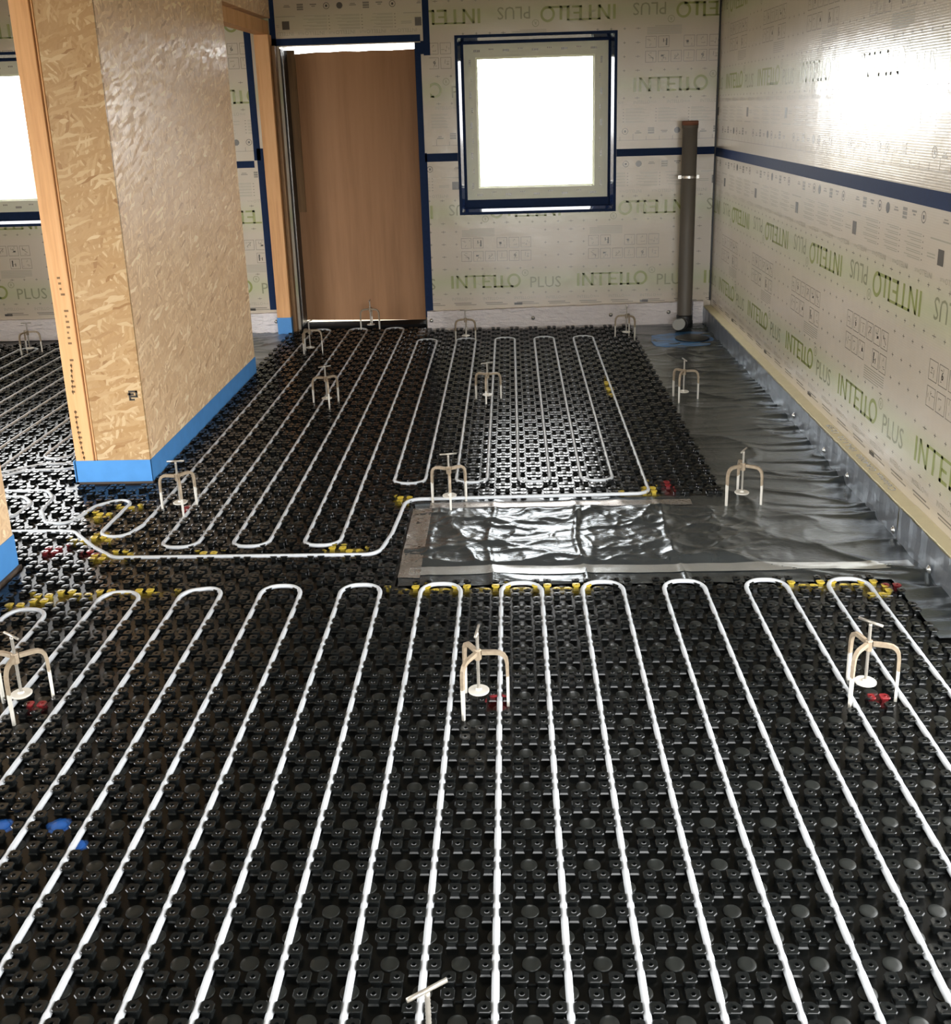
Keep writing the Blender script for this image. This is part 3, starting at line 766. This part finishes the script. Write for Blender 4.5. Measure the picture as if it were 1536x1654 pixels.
def film(name, x0, x1, y0, y1, res=.009, jag=0):
    nx = int((x1-x0)/res); ny = int((y1-y0)/res)
    X, Y = np.meshgrid(np.linspace(x0, x1, nx), np.linspace(y0, y1, ny)); Z = film_z(X, Y)
    if jag:
        wv = np.clip(1-(X-x0)/.04, 0, 1); X = X-wv*jag*vnoise(Y*40, Y*0, 31)
    v = np.stack([X.ravel(), Y.ravel(), Z.ravel()], 1)
    i = np.arange(nx*ny).reshape(ny, nx); f = np.stack([i[:-1, :-1].ravel(), i[:-1, 1:].ravel(), i[1:, 1:].ravel(), i[1:, :-1].ravel()], 1)
    me = bpy.data.meshes.new(name); me.from_pydata(v.tolist(), [], f.tolist()); me.polygons.foreach_set('use_smooth', [True]*len(f)); me.transform(inv); return link(name, me, 'foil', fm)
film('front_sheet', -.392, 1.598, .125, 1.03, .0085, .01)
film('side_sheet', 1.0, 1.598, 1.03, 4.90, .0085)
film('edge_sheet', 1.45, 1.598, ADDED_RIGHT[1]+.02, .125, .012)
gx = empty('floor_membrane', (-1.93, 4.2, 0), label='crinkled silver film on the floor between OSB wall and timber post', category='film')
X, Y = np.meshgrid(np.linspace(-2.11, -1.725, 55), np.linspace(3.56, 4.90, 170)); Z = .003+.010*ridged(Y*16+2*vnoise(X*6, Y*5, 51), X*4, 52)**3+.006*ridged(X*9+Y*7, Y*9-X*3, 53)**3
v = np.stack([X.ravel()+1.93, Y.ravel()-4.2, Z.ravel()], 1); i = np.arange(55*170).reshape(170, 55); f = np.stack([i[:-1, :-1].ravel(), i[:-1, 1:].ravel(), i[1:, 1:].ravel(), i[1:, :-1].ravel()], 1)
me = bpy.data.meshes.new('sheet'); me.from_pydata(v.tolist(), [], f.tolist()); me.polygons.foreach_set('use_smooth', [True]*len(f)); link('sheet', me, 'foil_face', gx)
def strip(name, mat, label, x0, x1, y0, y1, lift=.0035, ph=0):
    nx = max(3, int((x1-x0)/.012)); ny = max(3, int((y1-y0)/.012)); X, Y = np.meshgrid(np.linspace(x0, x1, nx), np.linspace(y0, y1, ny))
    Z = film_z(X, Y)*.8+lift+.001*vnoise(X*25, Y*18, 40)
    if ph: Y = Y+.012*np.sin(X*3+ph)*0+.006*vnoise(X*5, Y*0+3, 41)
    v = np.stack([X.ravel(), Y.ravel(), Z.ravel()], 1); i = np.arange(nx*ny).reshape(ny, nx); f = np.stack([i[:-1, :-1].ravel(), i[:-1, 1:].ravel(), i[1:, 1:].ravel(), i[1:, :-1].ravel()], 1)
    me = bpy.data.meshes.new(name); me.from_pydata(v.tolist(), [], f.tolist()); me.polygons.foreach_set('use_smooth', [True]*len(f)); return link(name, me, mat, None, label=label, category='tape')
strip('joint_tape', 'foil_tape', 'long clear tape strip along the front of the foil patch', -.36, 1.57, .215, .285, ph=1)
strip('joint_tape', 'brown_tape', 'clear tape strip along the back edge of the foil patch', -.33, .85, .905, .985, ph=1)
strip('joint_tape', 'brown_tape', 'brownish tape strip down the left edge of the foil patch', -.40, -.315, .19, .90)
box('black_film_edge', 'black_film', -.43, 1.04, .99, 1.035, -.015, .004, None, label='black panel edge strip behind the foil patch', category='film')

# ------------------------------------------------------------------ castellated panels
PIT = .075; Y0 = .035
def nub(mb, cx, cy, sx, sy, lod):
    """one stud: flared foot, square stem, overhanging chamfered head with a hole"""
    a = .0145; ch = .0040; co = .0080      # half head, chamfer, larger chamfer on the outer corner
    def octo(h, z, k=1.0):
        pts = []
        for (ux, uy) in ((1, 1), (-1, 1), (-1, -1), (1, -1)):
            c = (co if (ux == sx and uy == sy) else ch)*k
            p = [(ux*h, uy*(h-c)), (ux*(h-c), uy*h)]
            if ux*uy < 0: p.reverse()
            pts += [(cx+q[0], cy+q[1], z) for q in p]
        return pts
    hs = .0088; o = len(mb.v)
    sq = lambda h, z: [(cx+h, cy+h, z), (cx-h, cy+h, z), (cx-h, cy-h, z), (cx+h, cy-h, z)]
    mb.v += sq(hs+.0030, 0)+sq(hs+.0008, .0040)+sq(hs-.0004, .0165)
    for r_ in range(2):
        for j in range(4): mb.f.append((o+r_*4+j, o+r_*4+(j+1) % 4, o+r_*4+4+(j+1) % 4, o+r_*4+4+j))
    o = len(mb.v)
    if lod == 0:
        rings = [octo(a-.002, .0160), octo(a, .0175), octo(a, .0205), octo(a-.0012, .0218)]
        rr = lambda r, z: [(cx+r*math.cos(PI/8+j*PI/4), cy+r*math.sin(PI/8+j*PI/4), z) for j in range(8)]
        rings += [rr(.0066, .0214), rr(.0058, .0226), rr(.0047, .0226), rr(.0044, .003)]
    else:
        rr = lambda r, z: [(cx+r*math.cos(PI/8+j*PI/4), cy+r*math.sin(PI/8+j*PI/4), z) for j in range(8)]
        rings = [octo(a-.002, .0160), octo(a, .0205), octo(a-.0014, .0219), rr(.0050, .0222), rr(.0044, .004)]
    for r_ in rings: mb.v += r_
    for i in range(len(rings)-1):
        for j in range(8): mb.f.append((o+i*8+j, o+i*8+(j+1) % 8, o+i*8+8+(j+1) % 8, o+i*8+8+j))
    mb.f.append(tuple(reversed(range(o, o+8)))); e = o+8*(len(rings)-1); mb.f.append(tuple(range(e, e+8)))
def cluster_mesh(lod):
    mb = MB()
    for sx in (1, -1):
        for sy in (1, -1): nub(mb, sx*.0215, sy*.0215, sx, sy, lod)
    # low webs joining the pairs
    for s in (1, -1):
        mb.box(-.008, .008, s*.0215-.0018, s*.0215+.0018, 0, .0045); mb.box(s*.0215-.0018, s*.0215+.0018, -.008, .008, 0, .0045)
    me = mb.mesh('stud_cluster'); me.materials.append(M['mat']); return me
def disc_mesh():
    mb = MB(); mb.lathe([(.0205, 0), (.0200, .0022), (.0185, .0030), (.010, .0034), (.002, .0035)], 20); me = mb.mesh('disc', True); me.materials.append(M['mat_disc']); return me
CL0, CL1, DI = cluster_mesh(0), cluster_mesh(1), disc_mesh()
DI1 = MB().lathe([(.0205, 0), (.0190, .0028), (.004, .0034)], 12).mesh('disc')
def arrays(me):
    v = np.zeros(len(me.vertices)*3); me.vertices.foreach_get('co', v); return v.reshape(-1, 3), [tuple(p.vertices) for p in me.polygons]
def proj(x, y, z):
    q = Vector((x, y, z))-CAM; d = q.dot(fwd); return CX+F_PX*q.dot(rgt)/d, CY+F_PX*q.dot(dwn)/d, d
CELLS = {'front': ([], []), 'far': ([], []), 'side': ([], [])}
def zone(x, y):
    if y < .12: return 'front' if -1.92 < x < 1.50 else None
    if x > -1.75:
        if x > -.40 and y < 1.035: return None
        if x > 1.0: return None
        if y > 4.86 and x > -.66: return None
        return 'far' if y < 5.0 else None
    if y < .36 and x < -1.90: return None
    if y < 1.30: return 'far' if x > -1.93 else ('side' if x > -4.9 else None)
    if x > -2.14: 
        if y > 3.6 and x < -1.6: return None
        return None
    if y > 4.62: return None
    return 'side' if x > -4.9 else None
for i in range(-66, 22):
    for j in range(-58, 70):
        x, y = i*PIT, Y0+j*PIT
        zn = zone(x, y)
        if zn is None or y < -3.55: continue
        CELLS[zn][0 if (i+j) % 2 else 1].append((x, y))
PANEL = {'front': ('castellated_floor_panel', 'black studded floor panel holding the nearest parallel white pipes', (-1.93, 1.50, -4.34, .135)),
         'far': ('castellated_floor_panel', 'black studded floor panel between the OSB wall and the foil film', None),
         'side': ('castellated_floor_panel', 'black studded floor panel in the side room left of the OSB wall', None)}
BASE = {'front': [(-1.94, 1.50, -3.62, .135)], 'far': [(-1.94, -.405, .136, 1.03), (-1.72, 1.03, 1.031, 4.88), (-1.70, -.655, 4.881, 4.985), (-1.94, -1.721, 1.031, 1.335)],
        'side': [(-4.95, -1.945, .36, 1.335), (-4.95, -2.12, 1.336, 4.70)]}
roots = {}
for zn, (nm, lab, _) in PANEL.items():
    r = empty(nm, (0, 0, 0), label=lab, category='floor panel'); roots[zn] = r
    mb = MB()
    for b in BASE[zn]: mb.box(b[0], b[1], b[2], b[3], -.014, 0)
    mb.build('base_sheet', 'mat_base_shaded', r)
def joined(name, me, pts, parent, smooth=False, mat='mat'):
    v, f = arrays(me); n = len(v); P = np.array([(x, y, 0) for x, y in pts])
    V = (v[None]+P[:, None]).reshape(-1, 3)
    m = bpy.data.meshes.new(name)
    sizes = np.array([len(q) for q in f]); flat = np.concatenate([np.array(q) for q in f])
    idx = (flat[None]+(np.arange(len(P))*n)[:, None]).ravel(); ls = np.tile(sizes, len(P))
    m.vertices.add(len(V)); m.vertices.foreach_set('co', V.ravel()); m.loops.add(len(idx)); m.loops.foreach_set('vertex_index', idx.astype(np.int32))
    m.polygons.add(len(ls)); st = np.concatenate([[0], np.cumsum(ls)[:-1]]); m.polygons.foreach_set('loop_start', st.astype(np.int32)); m.polygons.foreach_set('loop_total', ls.astype(np.int32))
    m.polygons.foreach_set('use_smooth', [smooth]*len(ls)); m.update(calc_edges=True); m.validate(); m.materials.append(M[mat])
    return link(name, m, None, parent, kind='stuff')
def nearest(pts, cap):
    ok = []
    for (x, y) in pts:
        u, v, d = proj(x, y, .02)
        if d > 0 and -20 < u < 1556 and v < 1670: ok.append((d, (x, y)))
    ok.sort(); return {q for _, q in ok[:cap]}
pick = nearest(CELLS['front'][0], 300); pickd = nearest(CELLS['front'][1], 300)
for q in sorted(pick): o = link('stud_cluster', CL0, None, roots['front']); o.location = (q[0], q[1], 0)
for q in sorted(pickd): o = link('disc', DI, None, roots['front']); o.location = (q[0], q[1], 0)
for zn in CELLS:
    c = [q for q in CELLS[zn][0] if not (zn == 'front' and q in pick)]; d = [q for q in CELLS[zn][1] if not (zn == 'front' and q in pickd)]
    joined('studs', CL1, c, roots[zn]); joined('discs', DI1, d, roots[zn], True, 'mat_disc')

# ------------------------------------------------------------------ heating pipes
PZ = .0125; HI = .0195
def path(corners, rad=.07, seg=7):
    P = [Vector((*c[:2], PZ if len(c) < 3 else c[2])) for c in corners]; out = [P[0]]
    for i in range(1, len(P)-1):
        a, b, c = P[i-1], P[i], P[i+1]; d1 = (a-b); d2 = (c-b); L = min(d1.length, d2.length)
        d1.normalize(); d2.normalize(); ang = d1.angle(d2)
        if ang > PI-.05: out.append(b); continue
        r = min(rad, .5*L*math.tan(ang/2)*.999); tl = r/math.tan(ang/2)
        cen = b+(d1+d2).normalized()*(r/math.sin(ang/2)); s = b+d1*tl-cen; e = b+d2*tl-cen
        tot = s.angle(e); ax = s.cross(e).normalized()
        for k in range(seg+1): out.append(cen+Matrix.Rotation(tot*k/seg, 3, ax) @ s)
    out.append(P[-1]); res = [out[0]]
    for q in out[1:]:
        if (q-res[-1]).length > 1e-4: res.append(q)
    return res
def pipe(corners, label, rad=.07):
    mb = MB().tube(path(corners, rad), .0083, 12); return mb.build('heating_pipe', 'pipe', None, True, label=label, category='pipe')
# front loops
c = []; xs = [-1.8+.15*k for k in range(22)]
for k, x in enumerate(xs):
    top_y = .112 if x > -1.6 else -.06
    if -1.1 > x > -1.6: top_y = .075
    c += [(x, -3.5), (x, top_y-.13), (x, top_y, HI)] if k % 2 == 0 else [(x, top_y, HI), (x, top_y-.13), (x, -3.5)]
pipe(c, 'white heating pipe looping back and forth across the foreground panel')
# far loops, header and run into the side room
c = [(a, b, HI) for a, b in ((-2.46, 1.20), (-2.20, 1.20), (-2.13, 1.10), (-2.11, .93), (-2.03, .78), (-1.92, .765), (-1.88, .98), (-1.80, 1.055), (-1.725, 1.03), (-1.735, .63), (-1.615, .60), (-1.575, .74))]+[(-1.575, .95), (-1.575, 4.80), (-1.575, 4.93, HI)]
lx = [-1.425, -1.275, -1.125, -.975, -.825, -.675]
for k, x in enumerate(lx):
    ty = 4.93 if x < -.7 else 4.46
    c += [(x, ty, HI), (x, ty-.13), (x, .62), (x, .49, HI)] if k % 2 == 0 else [(x, .49, HI), (x, .62), (x, ty-.13), (x, ty, HI)]
for k, x in enumerate([-.525, -.375, -.225, -.075, .075, .225, .375, .525]):
    c += [(x, 4.46, HI), (x, 4.33), (x, 1.345), (x, 1.215, HI)] if k % 2 == 0 else [(x, 1.215, HI), (x, 1.345), (x, 4.33), (x, 4.46, HI)]
c += [(.675, 4.46, HI), (.675, 4.33), (.675, 1.17), (.675, 1.035, HI)]+[(a, b, HI) for a, b in ((-.44, 1.005), (-.465, .60), (-.50, .39), (-1.58, .395), (-1.70, .50), (-1.86, .68), (-2.06, .69), (-2.60, .69))]
pipe(c, 'white heating pipe looping over the far panel to the left room')
# side room loops
c = [(-2.44, .72, HI), (-2.215, .86, HI), (-2.20, 1.03, HI), (-2.28, 1.12, HI), (-2.60, 1.12, HI)]
pipe(c, 'short white pipe bend beside the left edge wall')
c = [(-2.62, 1.30, HI), (-2.46, 1.50, HI), (-2.2, 1.515, HI), (-2.16, 1.8), (-2.16, 4.4), (-2.3, 4.4), (-2.3, 1.69), (-2.45, 1.69)]
for k, x in enumerate([-2.45, -2.6, -2.76, -2.91, -3.06, -3.205, -3.35, -3.5, -3.65, -3.80, -3.95, -4.1]):
    ty = 4.45; by = 1.66 if x > -2.5 else .9
    c += [(x, ty)] if k == 0 else ([(x, ty), (x, by)] if k % 2 else [(x, by), (x, ty)])
c = [(q[0], q[1], .0185) for q in c]
pipe(c, 'white heating pipe looping over the side room panel')
pipe([(-2.64, 1.44, HI), (-2.52, 1.50, HI), (-2.40, 1.60, HI), (-2.16, 1.60, HI)], 'white pipe tail joining the header beside the OSB wall')

# ------------------------------------------------------------------ screed level tripods
def tripod_parts():
    H = .182; R = .088; P = {}
    # a leg: flat bar going out from the hub, bending down, ending in a blunt foot (made along +X)
    prof = [(.012, H), (.050, H), (.066, H-.002), (.077, H-.009), (.084, H-.021), (.087, H-.04), (R, .09), (R, 0)]
    wd = [.0055, .0055, .0055, .0055, .0055, .0055, .005, .004]; th = [.0065, .0065, .0062, .006, .0055, .005, .0045, .004]
    mb = MB(); n = len(prof)
    for i, (x, z) in enumerate(prof):
        a = Vector(prof[max(0, i-1)]); b = Vector(prof[min(n-1, i+1)]); t = (b-a).normalized(); nx, nz = -t.y, t.x
        for sy, sn in ((-1, -1), (1, -1), (1, 1), (-1, 1)): mb.v.append((x+nx*th[i]*sn, sy*wd[i], z+nz*th[i]*sn))
    for i in range(n-1):
        for j in range(4): mb.f.append((i*4+j, i*4+(j+1) % 4, i*4+4+(j+1) % 4, i*4+4+j))
    mb.f += [(3, 2, 1, 0), ((n-1)*4, (n-1)*4+1, (n-1)*4+2, (n-1)*4+3)]
    P['leg'] = (mb.mesh('leg'), 'steel')
    P['hub'] = (MB().lathe([(.0095, .158), (.0115, .160), (.0115, .190), (.0095, .193)], 6).mesh('hub'), 'steel')
    P['threaded_rod'] = (MB().lathe([(.0048, .058)]+[(.0048+(.0005 if k % 2 else -.0003), .06+k*.004) for k in range(46)]+[(.0048, .248)], 10).mesh('threaded_rod', True), 'steel_rod')
    P['foot_disc'] = (MB().lathe([(.031, .052), (.032, .053), (.032, .056), (.030, .0575), (.010, .058), (.008, .064)], 24).mesh('foot_disc'), 'steel')
    P['handle'] = (MB().tube([(-.038, 0, .252), (.038, 0, .252)], .0042, 10).mesh('handle', True), 'steel_rod')
    for me, m in P.values(): me.materials.append(M[m])
    return P
TP = tripod_parts()
def tripod(x, y, rz, hrot, label, z=0.0, raised=0.0):
    r = empty('levelling_tripod', (x, y, z), 0, label=label, category='tripod', group='levelling tripods standing on the floor')
    for k in range(3):
        o = link('leg', TP['leg'][0], None, r); o.rotation_euler = (0, 0, math.radians(rz+120*k))
    link('hub', TP['hub'][0], None, r); rod = link('threaded_rod', TP['threaded_rod'][0], None, r); rod.location.z = raised; link('foot_disc', TP['foot_disc'][0], None, rod)
    o = link('handle', TP['handle'][0], None, rod); o.rotation_euler = (0, 0, math.radians(hrot)); return r
tripod(-.062, -.696, 0, 84, 'steel tripod in the middle of the foreground pipes')
tripod(1.096, -.666, -15, -47, 'steel tripod on the foreground pipes nearest the right wall')
tripod(-1.464, -.692, 36, -35, 'steel tripod cut by the left edge on the foreground pipes')
tripod(-.103, -2.082, 30, 34, 'steel tripod cut by the bottom edge with only its handle showing', raised=.078)
tripod(-.239, .957, 36, 10, 'steel tripod standing on the left back corner of the foil patch')
tripod(1.069, .937, 90, 60, 'steel tripod on the foil at the front corner of the far panel')
tripod(1.085, 2.66, 4, 100, 'steel tripod on the grey foil halfway along the right wall')
tripod(-1.463, .923, 54, 5, 'steel tripod beside the blue taped corner of the OSB wall')
tripod(-1.085, 2.669, 48, 25, 'steel tripod standing between pipe loops in the left of the far panel')
tripod(-1.45, 4.11, 7, 60, 'dark steel tripod near the timber post by the door')
tripod(-1.10, 4.93, 90, 88, 'dark steel tripod right in front of the plywood door')
tripod(-.30, 4.41, 90, 3, 'dark steel tripod in front of the foam board under the far window')
tripod(-.099, 2.676, 25, 20, 'steel tripod in the centre of the far panel loops')
tripod(.93, 4.42, -50, 90, 'dark steel tripod at the far right panel corner near the grey pipe')
tripod(-3.66, 4.29, 10, 0, 'dark steel tripod in the side room left of the OSB wall')

# ------------------------------------------------------------------ grey waste pipe in the corner
sp = empty('waste_pipe', (1.437, 4.83, 0), label='tall grey waste pipe standing in the far right corner', category='pipe')
link('tube', MB().lathe([(.061, .0), (.058, .02), (.0575, .8), (.0565, 1.53), (.061, 1.535), (.061, 1.56)], 28).mesh('tube', True), 'pvc', sp)
link('socket_rim', MB().lathe([(.0625, 1.556), (.0625, 1.585), (.056, 1.588), (.054, 1.565)], 28).mesh('socket_rim', True), 'terracotta', sp)
link('collar', MB().lathe([(.067, .0), (.067, .05), (.063, .056), (.063, .09), (.059, .1)], 28).mesh('collar', True), 'pvc_dark', sp)
mb = MB().lathe([(.0595, 1.163), (.0605, 1.164), (.0605, 1.182), (.0595, 1.183)], 28); mb.box(-.082, -.058, -.012, .012, 1.16, 1.186); mb.box(.058, .078, -.012, .012, 1.16, 1.186); mb.box(-.012, .012, .058, .118, 1.166, 1.18)
link('pipe_clip', mb.mesh('pipe_clip'), 'zinc', sp)
# capped stub at its foot and blue tape patch
st = empty('pipe_stub', (1.355, 4.56, .012), label='capped grey pipe stub leaning at the foot of the waste pipe', category='pipe')
mb = MB(); mb.tube([(.035, .10, .048), (.018, .05, .055), (0, 0, .062)], .048, 20); link('tube', mb.mesh('tube', True), 'pvc_dark', st)
mb = MB(); a = Vector((-.004, -.010, .064)); dvec = Vector((-.3, -.62, .45)).normalized(); mb.tube([a, a+dvec*.008], .05, 22); link('end_cap', mb.mesh('end_cap'), 'pvc_pale', st)
mb = MB(); pts = [(1.13, 4.47), (1.10, 4.27), (1.12, 4.10), (1.32, 4.05), (1.51, 4.11), (1.575, 4.3), (1.56, 4.55), (1.40, 4.60)]; N = len(pts)
mb.add([(x, y, .012) for x, y in pts]+[(x, y, .002) for x, y in pts], [tuple(reversed(range(N)))]+[(i, (i+1) % N, N+(i+1) % N, N+i) for i in range(N)])
mb.build('sealing_patch', 'patch', None, label='light blue tape patch on the floor around the waste pipe', category='tape')
mb = MB(); mb.lathe([(.13, .017), (.12, .024), (.075, .028), (.05, .03)], 20, (1.415, 4.32)); mb.build('pipe_flange', 'pvc_dark', None, True, label='dark rubber flange sleeve on the blue floor patch', category='pipe')
